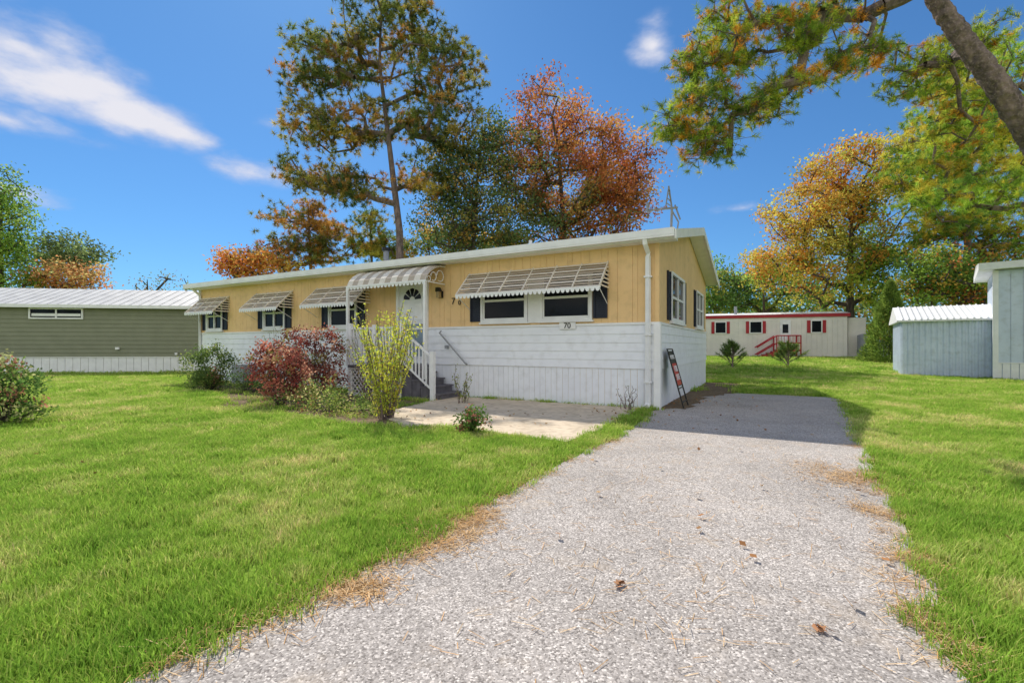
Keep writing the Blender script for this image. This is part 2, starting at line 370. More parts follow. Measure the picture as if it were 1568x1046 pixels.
def window(mb,P,a0,a1,z0,z1,shut=(),cols=1,mid=True):
    t=.055
    P(mb,a0,a1,.0,.018,z0,z1,'glass')
    P(mb,a0-.05,a0+t-.05,.0,.07,z0-.05,z1+.05,'trim'); P(mb,a1-t+.05,a1+.05,.0,.07,z0-.05,z1+.05,'trim')
    P(mb,a0+.006,a1-.006,.0,.068,z0-.05,z0+.01,'trim'); P(mb,a0+.006,a1-.006,.0,.068,z1-.01,z1+.05,'trim')
    P(mb,a0-.08,a1+.08,.0,.09,z0-.085,z0-.052,'trim')
    for c in range(1,cols): 
        m_=a0+(a1-a0)*c/cols; P(mb,m_-.03,m_+.03,.019,.06,z0+.012,z1-.012,'trim')
    if mid:
        zm=(z0+z1)/2; P(mb,a0+.008,a1-.008,.02,.05,zm-.025,zm+.025,'trim')
    P(mb,a0+.008,a0+.04,.02,.045,z0+.012,z1-.012,'trim'); P(mb,a1-.04,a1-.008,.02,.045,z0+.012,z1-.012,'trim')
    P(mb,a0+.042,a1-.042,.02,.045,z0+.012,z0+.045,'trim')
    for s0,s1 in shut:
        P(mb,s0,s0+.04,.0,.05,z0-.02,z1+.03,'shutter'); P(mb,s1-.04,s1,.0,.05,z0-.02,z1+.03,'shutter')
        zz=z0-.02
        while zz<z1-.01:
            P(mb,s0+.042,s1-.042,.0,.035,zz,zz+.03,'shutter'); zz+=.045
        P(mb,s0+.042,s1-.042,.0,.02,z0-.02,z1+.02,'shutter')
wn=MB()
window(wn,F,1.34,2.40,1.78,2.66,[(.98,1.27)],mid=True); window(wn,F,2.80,3.90,1.78,2.66,[(3.98,4.25)],mid=True)
F(wn,2.46,2.74,0,.05,1.70,2.70,'trim')
window(wn,F,7.98,8.98,1.74,2.66,[(7.64,7.90),(9.06,9.32)])
window(wn,F,11.0,11.95,1.76,2.66,[(10.68,10.94),(12.01,12.27)],cols=2)
window(wn,F,14.25,15.1,1.76,2.66,[(13.95,14.19),(15.16,15.4)],cols=2)
window(wn,G,1.15,2.75,1.76,2.72,[(.80,1.08),(2.82,3.1)],cols=2); window(wn,G,4.95,6.35,1.76,2.72,[(4.62,4.88),(6.42,6.7)],cols=2)
wn.obj('windows',home)
def awning(mb,a0,a1,p,zt,zb,ns=7,fl=.10):
    L=math.hypot(p,zt-zb)
    dxn=(zt-zb)/L; dzn=p/L
    for i in range(ns):
        f0=i/ns; f1=(i+1.12)/ns if i<ns-1 else 1
        d0=p*f0; z0_=zt+(zb-zt)*f0; d1=p*f1; z1_=zt+(zb-zt)*f1
        o0=.018; o1=.034
        k='awnL' if i%2==0 else 'awnD'
        A=[(-a0,-(d0+dxn*o0*.2),z0_+dzn*o0*.2),(-a0,-(d1+dxn*o1),z1_+dzn*o1),(-a0,-(d1+dxn*(o1-.006)),z1_+dzn*(o1-.006)),(-a0,-(d0),z0_-.004)]
        mb.ext(A,(-(a1-a0),0,0),k)
    nr=max(2,int((a1-a0)/.55)+1)
    for j in range(nr):
        a=a0+.02+(a1-a0-.04)*j/(nr-1)
        mb.ext([(-a+.012,-.0,zt+.03),(-a+.012,-(p+.04),zb+.045),(-a+.012,-(p+.04),zb-.01),(-a+.012,0,zt-.03)],(-.024,0,0),'awnL')
    F(mb,a0,a1,p+.02,p+.05,zb-.015,zb+.02,'trim')
    n=int((a1-a0)/.1); ww=(a1-a0)/n
    for j in range(n):
        c=-(a0+(j+.5)*ww); pts=[(c+ww*.42*math.cos(t),-(p+.05),zb-.015-.06*math.sin(t)) for t in np.linspace(0,math.pi,7)]
        mb.ext(pts,(0,.006,0),'trim')
    for a in (a0,a1-.01):
        for i in range(1,7):
            f=i/7.0; d1=p*f+.02; z_=zt+(zb-zt)*f
            mb.ext([(-a,-.01,z_-.02),(-a,-d1,z_-.02),(-a,-d1,z_-.05),(-a,-.01,z_-.05)],(-.01,0,0),'awnL')
    for a in (a0+.03,a1-.03):
        mb.tube([(-a,-.02,zb-.28),(-a,-(p+.03),zb)],.008,'trim',6)
aw=MB()
awning(aw,.95,4.3,.52,2.88,2.32,9)
awning(aw,7.46,9.55,.55,2.86,2.30); awning(aw,10.6,12.4,.52,2.86,2.30); awning(aw,13.85,15.5,.52,2.86,2.30)
aw.obj('window_awnings',home)
aw=MB(); prof=[(0,3.13),(.2,3.12),(.4,3.06),(.58,2.95),(.7,2.83),(.76,2.70)]
n=14; A0,A1=4.97,7.5
for j in range(n):
    a0=A0+(A1-A0)*j/n; a1=A0+(A1-A0)*(j+1)/n; k='awnL' if j%2 else 'awnD'
    up_=.012 if j%2 else 0
    poly=[(-a0,-d,z+up_) for d,z in prof]+[(-a0,-d+.004,z-.012+up_) for d,z in prof[::-1]]
    aw.ext(poly,(-(a1-a0),0,0),k)
F(aw,A0-.01,A1+.01,.75,.785,2.66,2.705,'trim')
n=22
for j in range(n):
    ww=(A1-A0)/n; c=-(A0+(j+.5)*ww); pts=[(c+ww*.42*math.cos(t),-.78,2.66-.06*math.sin(t)) for t in np.linspace(0,math.pi,7)]
    aw.ext(pts,(0,.006,0),'trim')
for a in (A0+.03,A1-.03):
    aw.tube([(-a,-d,z-.03) for d,z in prof],.014,'trim',6)
    for (cd,cz,rr) in ((.2,2.86,.13),(.45,2.82,.10),(.62,2.75,.06)):
        aw.tube([(-a,-(cd+rr*math.cos(t)),cz+rr*math.sin(t)) for t in np.linspace(0,5.2,14)],.010,'trim',6)
    aw.tube([(-a,-.02,2.68),(-a,-.76,2.68)],.014,'trim',6)
for a in (A0+.03,A1-.03): aw.box(-a-.03,-a+.03,-.79,-.73,.0 if a<6 else .7,2.66,'trim')
aw.obj('door_awning',home)
d=MB(); da,db=5.56,6.44
F(d,da-.07,da,0,.06,.78,2.86,'trim'); F(d,db,db+.07,0,.06,.78,2.86,'trim'); F(d,da+.002,db-.002,0,.06,2.80,2.858,'trim')
F(d,da+.002,db-.002,0,.025,.78,2.798,'door')
F(d,da+.08,db-.08,.027,.035,.95,1.75,'doorg')
c=(da+db)/2
for s in range(5):
    t0=math.pi*s/5+.06; t1=math.pi*(s+1)/5-.06
    pts=[(-c+rr*math.cos(t),-.027,2.36+rr*math.sin(t)) for rr,t in ((.09,t0),(.28,t0),(.29,(t0+t1)/2),(.28,t1),(.09,t1))]
    d.ext(pts,(0,-.006,0),'glass')
for q in (-.2,.2): F(d,c+q-.12,c+q+.12,.027,.036,1.85,2.25,'trim')
d.tube([(-(da+.08),-.03,1.72),(-(da+.08),-.09,1.72)],.025,'gold')
F(d,da-.05,db+.05,.0,.1,.755,.779,'metal')
d.obj('front_door',home)
# porch
p=MB(); la,lb,lp=5.45,7.15,1.05
F(p,la,lb,.05,lp,.68,.745,'step')
F(p,la+.002,la+.03,.06,lp-.02,.0,.675,'step')
for j,s0 in enumerate([5.21,4.97,4.73,4.49]):
    zt=.745-.148*(j+1)
    F(p,s0-.02,s0+.235,.06,lp-.08,zt-.035,zt,'step'); F(p,s0+.01,s0+.235,.08,lp-.10,0,zt-.037,'step')
def post(a,dd,z0,z1,sz=.045,k='trim'): p.box(-a-sz,-a+sz,-dd-sz,-dd+sz,z0,z1,k)
for a in (la+.05,lb-.05): post(a,lp-.05,0,1.75)
post(lb-.05,.12,.745,1.72); post((la+lb)/2,lp-.05,0,1.70)
F(p,la+.1,lb-.1,lp-.08,lp-.02,1.60,1.65,'trim'); F(p,la+.1,lb-.1,lp-.07,lp-.03,.84,.88,'trim')
a=la+.17
while a<lb-.12: F(p,a-.016,a+.016,lp-.066,lp-.034,.881,1.599,'trim'); a+=.105
dd=.2; p.box(-lb+.02,-lb+.08,-lp+.1,-.17,1.60,1.65,'trim'); p.box(-lb+.03,-lb+.07,-lp+.1,-.17,.84,.88,'trim')
while dd<lp-.12: p.box(-lb+.034,-lb+.066,-dd-.016,-dd+.016,.881,1.599,'trim'); dd+=.105
p.ext([(-5.5,-lp+.02,1.62),(-4.6,-lp+.02,.98),(-4.6,-lp+.02,.93),(-5.5,-lp+.02,1.57)],(0,.05,0),'trim')
p.ext([(-5.5,-lp+.03,.90),(-4.6,-lp+.03,.26),(-4.6,-lp+.03,.22),(-5.5,-lp+.03,.86)],(0,.035,0),'trim')
for j in range(8):
    a=5.36-.1*j; f=(5.5-a)/.9; p.box(-a-.014,-a+.014,-lp+.034,-lp+.062,.88-.64*f,1.58-.64*f,'trim')
post(4.58,lp-.045,0,1.08)
def lattice(x0,x1,y,z0,z1):
    s=.13; n=int((x1-x0+z1-z0)/s)+1
    for i in range(n+1):
        for sg in (1,-1):
            c0=x0-(z1-z0)+i*s
            zs=max(z0,z0+(x0-c0)); ze=min(z1,z0+(x1-c0))
            if ze-zs<.03: continue
            xa=c0+(zs-z0); xb=c0+(ze-z0)
            if sg<0: xa=x0+x1-xa; xb=x0+x1-xb
            yy=y if sg>0 else y-.009
            wd=.022; p.ext([(xa-wd,yy,zs),(xa+wd,yy,zs),(xb+wd,yy,ze),(xb-wd,yy,ze)],(0,.007,0),'trim')
lattice(-lb+.1,-la-.1,-lp+.05,.04,.66); F(p,la+.1,lb-.1,lp-.08,lp-.03,.0,.05,'trim'); F(p,la+.1,lb-.1,lp-.07,lp-.03,.64,.68,'trim')
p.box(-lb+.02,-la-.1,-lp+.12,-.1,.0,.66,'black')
p.obj('porch_and_steps',home)
q=MB()
q.tube([(-.17,-.36,3.19),(-.17,-.34,3.10),(-.17,-.10,2.98),(-.17,-.075,2.9),(-.17,-.075,.12),(-.17,-.2,.06)],.055,'trim',4)
for zz in (2.5,1.4,.5): q.box(-.24,-.10,-.135,-.02,zz,zz+.03,'trim')
q.tube([(-15.5,-.36,3.19),(-15.5,-.10,2.98),(-15.5,-.075,2.9),(-15.5,-.075,.12)],.04,'trim',4)
q.tube([(-4.3,-.10,.78),(-4.3,-.16,.80),(-5.05,-.16,1.52),(-5.05,-.09,1.56)],.02,'metal',8)
q.box(-5.16,-5.04,-.06,-.02,2.36,2.52,'black'); q.ext([(-5.17,-.07,2.5),(-5.03,-.07,2.5),(-5.06,-.10,2.6),(-5.14,-.10,2.6)],(0,-.1,0),'black'); q.box(-5.145,-5.055,-.17,-.08,2.36,2.5,'gold')
q.box(-12.9,-12.3,-.5,-.05,.02,.62,'metal'); q.box(-4.95,-4.86,-.09,-.045,1.15,1.22,'metal')
q.box(-2.0,-1.64,-.062,-.047,1.55,1.69,'trim')
q.obj('wall_fittings',home)
def text(name,s,loc,size,mat,rot,parent):
    c=bpy.data.curves.new(name,'FONT'); c.body=s; c.size=size; c.extrude=.004; c.align_x='CENTER'; c.align_y='CENTER'
    c.materials.append(M[mat]); o=bpy.data.objects.new(name,c); o.location=loc; o.rotation_euler=rot; COL.objects.link(o); o.parent=parent
text('house_number_plate','70',(-1.82,-.068,1.62),.16,'black',(math.pi/2,0,0),home)
text('house_number_wall','7',(-4.74,-.03,2.26),.22,'black',(math.pi/2,0,0),home)
text('house_number_zero','0',(-4.56,-.03,2.22),.16,'black',(math.pi/2,0,0),home)
# antenna
an=empty('roof_antenna',(3.40,10.04,3.6)); q=MB()
q.tube([(0,0,-.05),(.02,0,.55)],.026,'metal'); q.tube([(.02,0,.55),(-.05,0,1.02)],.018,'metal')
q.tube([(-.54,.02,.50),(.14,0,.56)],.024,'metal')
for i,x in enumerate((-.52,-.38,-.24)): q.tube([(x,-.16,.51),(x,.18,.51)],.012,'metal')
q.tube([(-.5,-.05,.44),(-.5,.02,.66)],.032,'metal')
for zz,hw in ((.62,.10),(.72,.08),(.82,.06),(.92,.045)): q.tube([(-.02-hw,-.10,zz),(.0+hw*.3,.10,zz)],.012,'metal',6)
q.tube([(-.12,-.02,.56),(-.055,-.02,1.0)],.014,'metal',6)
q.tube([(.02,0,.5),(.16,0,.25),(.12,0,-.02)],.016,'metal'); q.tube([(.12,.1,.64),(.16,-.1,.28)],.018,'metal')
q.obj('mast_and_dish',an)
sg=empty('for_sale_sign',HC,HA); q=MB()
def lean(z): return .42-.30*z/1.1
y0,y1=.30,.84
for yy in (y0,y1): q.tube([(lean(0),yy,0),(lean(1.14),yy,1.14)],.014,'black')
for zz in (1.14,.38,.12): q.tube([(lean(zz),y0,zz),(lean(zz),y1,zz)],.012,'black')
q.ext([(lean(.42),y0+.03,.42),(lean(.42),y1-.03,.42),(lean(1.1),y1-.03,1.1),(lean(1.1),y0+.03,1.1)],(-.012,0,0),'black')
for za,zb in ((.44,.86),):
    q.ext([(lean(za)+.004,y0+.05,za),(lean(za)+.004,y1-.05,za),(lean(zb)+.004,y1-.05,zb),(lean(zb)+.004,y0+.05,zb)],(-.003,0,0),'red')
q.obj('frame_and_panel',sg)
tl=math.atan(.30/1.1)
text('sign_text','FOR\nSALE',(lean(.65)+.008,.57,.67),.17,'trim',(math.pi/2-tl,0,math.pi/2),sg)
text('sign_header','HOMES',(lean(.98)+.006,.57,.98),.12,'trim',(math.pi/2-tl,0,math.pi/2),sg)

# ------------------------------------------------------------ neighbour homes
nb=empty('neighbor_home',(-32,18.6,0),math.radians(8.9)); q=MB(); L=23.6
q.box(0,L,.0,4.6,.02,2.95,'sage'); n=12; dz=(2.93-.72)/n
for i in range(n):
    za=.72+i*dz; q.ext([(0,-.03,za),(0,-.008,za+dz),(0,.01,za+dz),(0,.01,za)],(L,0,0),'sage')
a=0
while a<L: q.box(a+.006,a+.29,-.02,.01,0,.70,'trim'); a+=.3
q.box(0,L,-.045,.0,.695,.725,'trim')
q.obj('walls',nb); q=MB()
q.ext([(-.2,-.25,2.98),(-.2,2.3,3.95),(-.2,4.9,2.98),(-.2,4.9,2.9),(-.2,2.3,3.87),(-.2,-.25,2.9)],(L+.4,0,0),'roofw')
q.box(-.2,L+.2,-.3,-.252,2.86,3.0,'trim')
for i in range(60): 
    a=i*.4; q.ext([(a,-.24,3.0),(a,2.28,3.96),(a,2.28,3.972),(a,-.24,3.012)],(.02,0,0),'roofw')
q.obj('roof',nb); q=MB()
def NF(mb,a0,a1,d0,d1,z0,z1,k): mb.box(a0,a1,-d1,-d0,z0,z1,k)
def nwin(q,a0,a1,z0,z1,k='trim',cols=2):
    NF(q,a0,a1,.03,.05,z0,z1,'glass'); t=.06
    NF(q,a0-t,a0,.02,.08,z0-t,z1+t,k); NF(q,a1,a1+t,.02,.08,z0-t,z1+t,k); NF(q,a0+.002,a1-.002,.02,.078,z1,z1+t,k); NF(q,a0+.002,a1-.002,.02,.078,z0-t,z0,k)
    for c in range(1,cols):
        m_=a0+(a1-a0)*c/cols; NF(q,m_-.03,m_+.03,.051,.07,z0,z1,k)
nwin(q,11.3,13.26,2.44,2.8); q.box(11.34,13.22,-.052,-.051,2.5,2.62,'trim')
nwin(q,4,5.2,1.6,2.6)
q.box(14.6,14.75,-.1,-.02,1.05,1.15,'trim'); q.box(17.0,17.1,-.1,-.02,.8,.9,'trim')
q.obj('windows',nb)

tr=empty('white_trailer_home',(8,36.5,.40),math.radians(-20.3)); q=MB(); L=15.25
q.box(0,L,0,3.8,0,2.95,'trail'); a=0
while a<L: q.box(a+.008,min(a+.29,L),-.02,.01,.0,2.62,'trail'); a+=.3
q.obj('walls',tr); q=MB()
q.box(-.1,L+.15,-.08,3.9,2.78,3.0,'redtrim'); q.ext([(-.1,-.1,3.0),(-.1,1.9,3.25),(-.1,3.9,3.0)],(L+.25,0,0),'trim'); q.tube([(8.6,1,3.1),(8.6,1,3.7)],.1,'metal')
q.obj('roof',tr); q=MB()
for a0,a1 in ((7.2,7.85),(9.45,10.15),(13.2,13.75)):
    nwin(q,a0,a1,1.75,2.5,'trim',1); NF(q,a0-.28,a0-.08,.02,.06,1.7,2.55,'redtrim'); NF(q,a1+.08,a1+.28,.02,.06,1.7,2.55,'redtrim')
NF(q,11.3,11.95,.02,.06,.6,2.6,'door'); NF(q,11.45,11.8,.061,.07,1.7,2.3,'glass')
q.obj('windows_and_door',tr); q=MB()
q.box(10.9,12.3,-1.3,-.05,.45,.55,'redtrim')
for x,y in ((10.9,-1.3),(12.3,-1.3),(10.9,-.1),(12.3,-.1),(11.6,-1.3)): q.tube([(x,y,0),(x,y,1.5)],.04,'redtrim')
for z in (1.0,1.5): q.tube([(10.9,-1.3,z),(12.3,-1.3,z)],.04,'redtrim'); q.tube([(12.3,-1.3,z),(12.3,-.1,z)],.04,'redtrim')
for z in (0.6,1.1): q.tube([(10.9,-1.3,z+.4),(9.7,-1.3,z-.4)],.04,'redtrim'); q.tube([(10.9,-.3,z+.4),(9.7,-.3,z-.4)],.04,'redtrim')
for i in range(4): q.box(9.8+.28*i,10.1+.28*i,-1.25,-.3,.02,.12+.11*i,'redtrim')
for i in range(8): q.tube([(11+.17*i,-1.3,.5),(11+.17*i,-1.3,1.5)],.014,'redtrim',5)
q.obj('red_porch_steps',tr)
ut=empty('heating_oil_tank',(23.3,30.6,.40),math.radians(-20)); q=MB()
q.tube([(-.3,0,.35),(-.3,0,1.5)],[.36,.36],'metal',14); q.tube([(-.3,0,1.5),(-.3,0,1.6)],[.36,.15],'metal',14)
q.box(.2,1.3,-.3,.5,.05,1.1,'roofw'); q.box(.25,1.25,-.32,-.3,.15,1.0,'metal'); q.box(-1,-.0,.6,1.6,0,2.7,'trail')
for x in (-.5,-.1): q.tube([(x,0,0),(x,0,.4)],.03,'metal')
q.obj('tank_body',ut)

sh=empty('metal_shed',(15.1,18.2,.05),math.radians(-35)); q=MB(); L=3.4
q.box(0,L,0,3.3,0,2.1,'bluew'); a=0
while a<L-.05: q.ext([(a,.0,0.0),(a+.03,-.03,0),(a+.09,-.03,0),(a+.12,0,0)],(0,0,2.08),'bluew'); a+=.17
a=0
while a<3.2: q.ext([(0,a,0),(-.03,a+.03,0),(-.03,a+.09,0),(0,a+.12,0)],(0,0,2.08),'bluew'); a+=.17
q.obj('corrugated_walls',sh); q=MB()
q.ext([(-.15,-.2,2.14),(-.15,1.65,2.75),(-.15,3.5,2.14),(-.15,3.5,2.08),(-.15,-.2,2.08)],(L+.3,0,0),'trim')
for i in range(20): a=i*.18; q.ext([(a,-.19,2.15),(a,1.63,2.75),(a,1.63,2.78),(a,-.19,2.18)],(.04,0,0),'trim')
q.obj('roof',sh)
b2=empty('pale_blue_home',(16.75,16.3,.02),math.radians(-43)); q=MB(); L=9
q.box(0,L,0,4,.0,3.8,'bluew'); a=.1
while a<L: q.box(a,a+.28,-.025,.01,.62,3.75,'bluew'); a+=.3
a=0
while a<L: q.box(a,a+.18,-.035,.01,.0,.58,'trim'); a+=.2
q.box(-.04,.1,-.05,.1,0,3.79,'trim'); q.box(.1,L,-.045,.0,.585,.62,'trim')
q.obj('walls',b2); q=MB()
q.box(-.4,L+.3,-.35,4.3,3.82,4.05,'trim'); q.ext([(-.4,-.35,4.052),(-.4,2,4.25),(-.4,4.3,4.052)],(L+.7,0,0),'roofw')
q.obj('roof',b2)

# ------------------------------------------------------------ trees
pineP=pal([(.15,.17,.04),(.24,.22,.05),(.40,.22,.06),(.10,.14,.05),(.33,.26,.06)],[4,3,2.5,3,2.5])
Y=28
tree('pine_tree',[(-6.6,Y,0),(-6.7,Y,8),(-7.3,Y,13),(-7.9,Y,18),(-7.8,Y,21.3)],
 [(-7.2,Y,20.2,3.4,3.2,1.8,62),(-10.7,Y,17.9,3.0,3,1.7,58),(-4.4,Y,17.4,2.9,3,2.1,56),(-11.4,Y,14.2,2.4,2.5,1.2,38),(-8.7,Y,14.8,2.3,2.4,1.4,30),
  (-11.6,Y,11.3,2.3,2,1.2,34),(-9.2,Y,10.6,2.0,2,.9,22),(-4.3,Y,14.3,2.6,2.5,1.7,44),(-5.0,Y,11.2,1.9,1.5,1.2,26),(-12.3,Y,17.2,1.6,1.5,1,16)],
 pineP,'needle',(10,28),.34,.48,.32,9.3,.024,'barkpine',up=.5)
tree('oak_tree',[(-2.6,29.5,0),(-2.5,29.5,6),(-2.3,29.5,10),(-2.0,29.5,14)],
 [(-3.6,29.5,12.6,2.2,2.5,2.7,60),(-1.2,29.5,13.7,1.8,2,2.1,48),(-4.0,29.5,8.9,2.5,2.5,2.2,60),(-1.4,29.5,9.3,2.6,2.5,2.6,70)],
 pal([(.085,.13,.06),(.12,.16,.055),(.28,.25,.07),(.42,.26,.07)],[5,3,2,1.8]),'leaf',75,.19,.42,.25,5)
def oakc(T,n):
    c=pal([(.42,.15,.055),(.50,.23,.07),(.32,.13,.055),(.38,.28,.08)],[4,4,2.3,1.6])(T,n)
    g=pal([(.11,.15,.055),(.16,.18,.06),(.36,.20,.07)],[4,3,2.5])(T,n)
    k=((T[:,0]-2.0)*.33+(T[:,2]-11.0)*.30+rng.normal(size=n)*.7)>0
    return np.where(k[:,None],c,g)
tree('oak_tree',[(3.2,30,0),(3.3,30,6),(3.2,30,10),(3.0,30,14)],
 [(2.3,30,15.4,2.4,3,2.8,66),(6.1,30,13.4,2.7,3,2.7,74),(3.6,30,11.2,4.0,3.5,2.8,116),(7.2,30,10.8,2.2,2.5,2.6,56),(.4,30,12,2.3,2.5,2.9,58),(3.2,30,8.5,5,3,2,106)],
 oakc,'leaf',78,.19,.42,.35,5)
tree('pine_tree',[(-13.6,32,0),(-13.7,32,6),(-13.9,32,11)],
 [(-14.2,32,9.6,2.8,2.5,1.7,50),(-15.5,32,7.4,2.8,2,1.2,40),(-12.4,32,8.3,2.0,2,1.6,34)],
 pal([(.36,.20,.05),(.45,.22,.05),(.17,.18,.05)],[3,2,4]),'needle',(9,24),.34,.45,.2,5,.022,'barkpine',up=.5)
tree('maple_tree',[(-18,31,0),(-18,31,5)],[(-17.8,31,6.6,1.8,1.5,.9,34),(-16,31,6.6,2.0,1.5,.8,26)],pal([(.55,.2,.06),(.5,.29,.07)],[1,1]),'leaf',60,.2,.4,.15,4)
tree('pine_tree',[(-9.7,33,0),(-9.8,33,6),(-10,33,10)],[(-10,33,9.0,2.0,2,1.8,50),(-8.5,33,7.6,2,2,1.2,30)],
 pal([(.16,.22,.05),(.36,.30,.06),(.4,.24,.05)],[3,3,1]),'needle',(9,24),.34,.45,.2,5,.022,'barkpine',up=.5)
tree('maple_tree',[(-6.0,34,0),(-6.0,34,5),(-6,34,8)],[(-5.2,34,8.3,2.4,2,1.9,50),(-2,34,8,3,2,1.5,50),(2,35,7,4,2,1.8,50)],
 pal([(.15,.2,.05),(.45,.26,.06),(.5,.36,.08)],[3,2,1]),'leaf',60,.2,.45,.2,4)
tree('poplar_tree',[(-37,34,0),(-37,34,12)],[(-37.2,34,10,2.0,2.0,4.2,120),(-36.5,34,6,2.0,2,3,50)],
 pal([(.22,.33,.06),(.34,.42,.09),(.13,.22,.05)],[3,2,2]),'leaf',70,.2,.45,.25,3)
tree('round_maple_tree',[(-35.6,38,0),(-35.6,38,8)],[(-35.9,38,8.6,2.7,2.5,1.5,64)],pal([(.15,.20,.08),(.20,.25,.10)],[1,1]),'leaf',70,.24,.45,.25,5)
tree('maple_tree',[(-35,36,0),(-35,36,6)],[(-34.0,36,6.3,2.8,2.5,1.3,64)],pal([(.66,.30,.13),(.64,.38,.15),(.55,.22,.1)],[2,2,1]),'leaf',60,.22,.45,.2,4)
tree('bare_tree',[(-33.5,46,0),(-33.6,46,6)],[(-34,46,7.0,3,2,1.3,40)],pal([(.22,.25,.12),(.3,.22,.1)],[1,1]),'leaf',8,.22,.5,.2,4,.03)
def orc(T,n):
    c=pal([(.62,.29,.06),(.54,.36,.07),(.58,.23,.06),(.42,.38,.08)],[4,3,1.6,2.4])(T,n)
    g=pal([(.27,.35,.06),(.18,.27,.05),(.48,.40,.07)],[3,3,2])(T,n)
    k=((T[:,2]-8.5)*.33-(T[:,0]-23.5)*.28+rng.normal(size=n)*.8)>0
    return np.where(k[:,None],c,g)
tree('oak_tree',[(24.5,34,.4),(24.5,34,6),(24.6,34,12)],
 [(24.6,34,13.4,3.6,3.5,2.6,90),(21,34,10.6,2.8,3,2.2,64),(26.6,34,10.2,4.4,4,3.5,120),(19.4,34,7.3,2.2,2.5,2.1,46),(23.2,34,6.6,4,3,2.8,90),(28.5,34,6.5,3.5,3,3,60)],
 orc,'leaf',75,.22,.45,.35,3.5)
ygp=pal([(.26,.38,.05),(.46,.48,.06),(.55,.42,.06),(.16,.26,.05),(.38,.28,.06)],[3,3,2,2,1])
tree('pine_tree',[(27,28,.4),(27.2,28,8),(27.5,28,15)],
 [(25,28,12.3,2.4,2.5,2.8,80),(28.2,28,11,3.6,3,4.2,150),(30,28,6,3,3,3,60),(27.5,28,16,3,3,2.5,60),(25.6,28,8.6,2,2,1.6,40)],ygp,'needle',(9,26),.33,.5,.3,4,.022,'barkpine',up=.5)
tree('oak_tree',[(25.5,27,.35),(25.6,27,4),(25.5,27,7)],[(24.6,27,5.3,2.4,2,1.9,70),(27.5,27,4.6,2.8,2,2.2,80),(30.5,27,5.5,3,2,3,70)],
 pal([(.24,.34,.06),(.14,.22,.05),(.55,.34,.07),(.5,.18,.06)],[3,3,1.4,.7]),'leaf',75,.18,.4,.15,1.5)
tree('maple_tree',[(22,41,.4),(22,41,6)],[(18.5,43,6.6,3.4,3,2.5,70),(23.5,43,6.5,4,3,3,80)],pal([(.16,.26,.06),(.34,.34,.07),(.11,.18,.06)],[2,1,2]),'leaf',70,.26,.5,.25,3)
# near overhanging pine -----------------------------------------
np_root=empty('leaning_pine_tree',(11.6,8.6,0))
tp=[Vector(p) for p in [(11.6,8.6,0),(11.1,8.5,1.3),(10.4,8.35,2.8),(9.45,8.2,4.2),(8.75,8.05,5.05),(8.3,8.0,5.6),(7.85,8,6.2),(7.45,8,6.75),(7.1,8.0,7.3),(6.75,8,8.2),(6.6,8,9.4),(6.5,8,10.8)]]
q=MB(); pts=[];rad=[]
for i in range(len(tp)-1):
    for j in range(6):
        f=j/6; p_=tp[i].lerp(tp[i+1],f); pts.append(p_-tp[0]); t=(i+f)/(len(tp)-1); rad.append(.235*(1-.66*t)*(1+.05*math.sin(i*7+j*2.3))*(1.25 if i==0 and j<2 else 1))
q.tube(pts,rad,'barkpine',20); trk=q.obj('trunk',np_root,smooth=True)
sb=trk.modifiers.new('s','SUBSURF'); sb.levels=1; sb.render_levels=2
tx=bpy.data.textures.new('barkdisp','VORONOI'); tx.noise_scale=.08
dm=trk.modifiers.new('d','DISPLACE'); dm.texture=tx; dm.strength=.05; dm.texture_coords='LOCAL'
E=[(3.4,8,6.05,.75,.8,.34,24),(4.6,8,6.5,.8,.8,.36,24),(3.3,7.8,5.15,.85,.8,.36,28),(4.35,7.9,5.35,.6,.6,.32,16),(3.45,7.9,4.55,.5,.5,.22,12),(2.75,7.8,4.75,.32,.4,.14,8),(5.1,8,5.9,.5,.5,.2,10),(6.0,8,6.15,.6,.5,.15,9),
 (3.9,8.3,7.0,.8,.8,.3,18),(5.6,8.3,7.1,.8,.8,.3,16),(8.3,9.4,6.5,.8,.8,.5,22),(8.9,9.6,7.2,.9,.9,.5,22),(7.3,9.6,7.1,.6,.7,.4,10),(9.2,9.4,5.7,.6,.8,.45,14),(6.6,8,10.5,2.2,2.2,1.3,50),(8.2,8,9,1.6,1.8,.9,24),(4.8,8,8.7,1.5,1.5,.7,20)]
T=ells(E); off=np.array([11.6,8.6,0])
trunkn=[tuple(p) for p in tp[5:]]
P0,P1,R0,R1=skeleton(trunkn,T,5.7,step=.3,up=.15,tip=.009,r_base=.09,jit=.10)
edges_mesh('limbs',P0-off,P1-off,R0,R1,M['barkpine'],np_root,7)
n=len(T); npal=pal([(.26,.38,.05),(.40,.50,.06),(.70,.34,.05),(.74,.42,.06),(.52,.52,.07),(.16,.26,.06)],[3,3,2,1.2,2.2,1.5])
base=npal(T,n)*rng.uniform(.75,1.2,(n,1))
tpn=10;nn=40
C=np.repeat(T,tpn,0)+rng.normal(size=(n*tpn,3))*np.array([.16,.16,.08]); axd=unit(rng.normal(size=(n*tpn,3))+np.array([-.3,0,.45]))
alt=npal(C,n*tpn); cc=np.repeat(base,tpn,0); pick=rng.random(n*tpn)<.35; cc[pick]=alt[pick]; cc*=rng.uniform(.75,1.25,(n*tpn,1))
CC=np.repeat(C,nn,0); D=np.repeat(axd,nn,0)*.6+unit(rng.normal(size=(len(CC),3))); CC=CC+np.repeat(axd,nn,0)*rng.uniform(-.05,.07,(len(CC),1))
col=np.repeat(cc,nn,0)*rng.uniform(.75,1.3,(len(CC),1))
raw_mesh('needle_sprays',needles(CC,D,rng.uniform(.08,.13,len(CC)),.010)-off,3,M['needle'],np.clip(col,.004,.85),np_root)
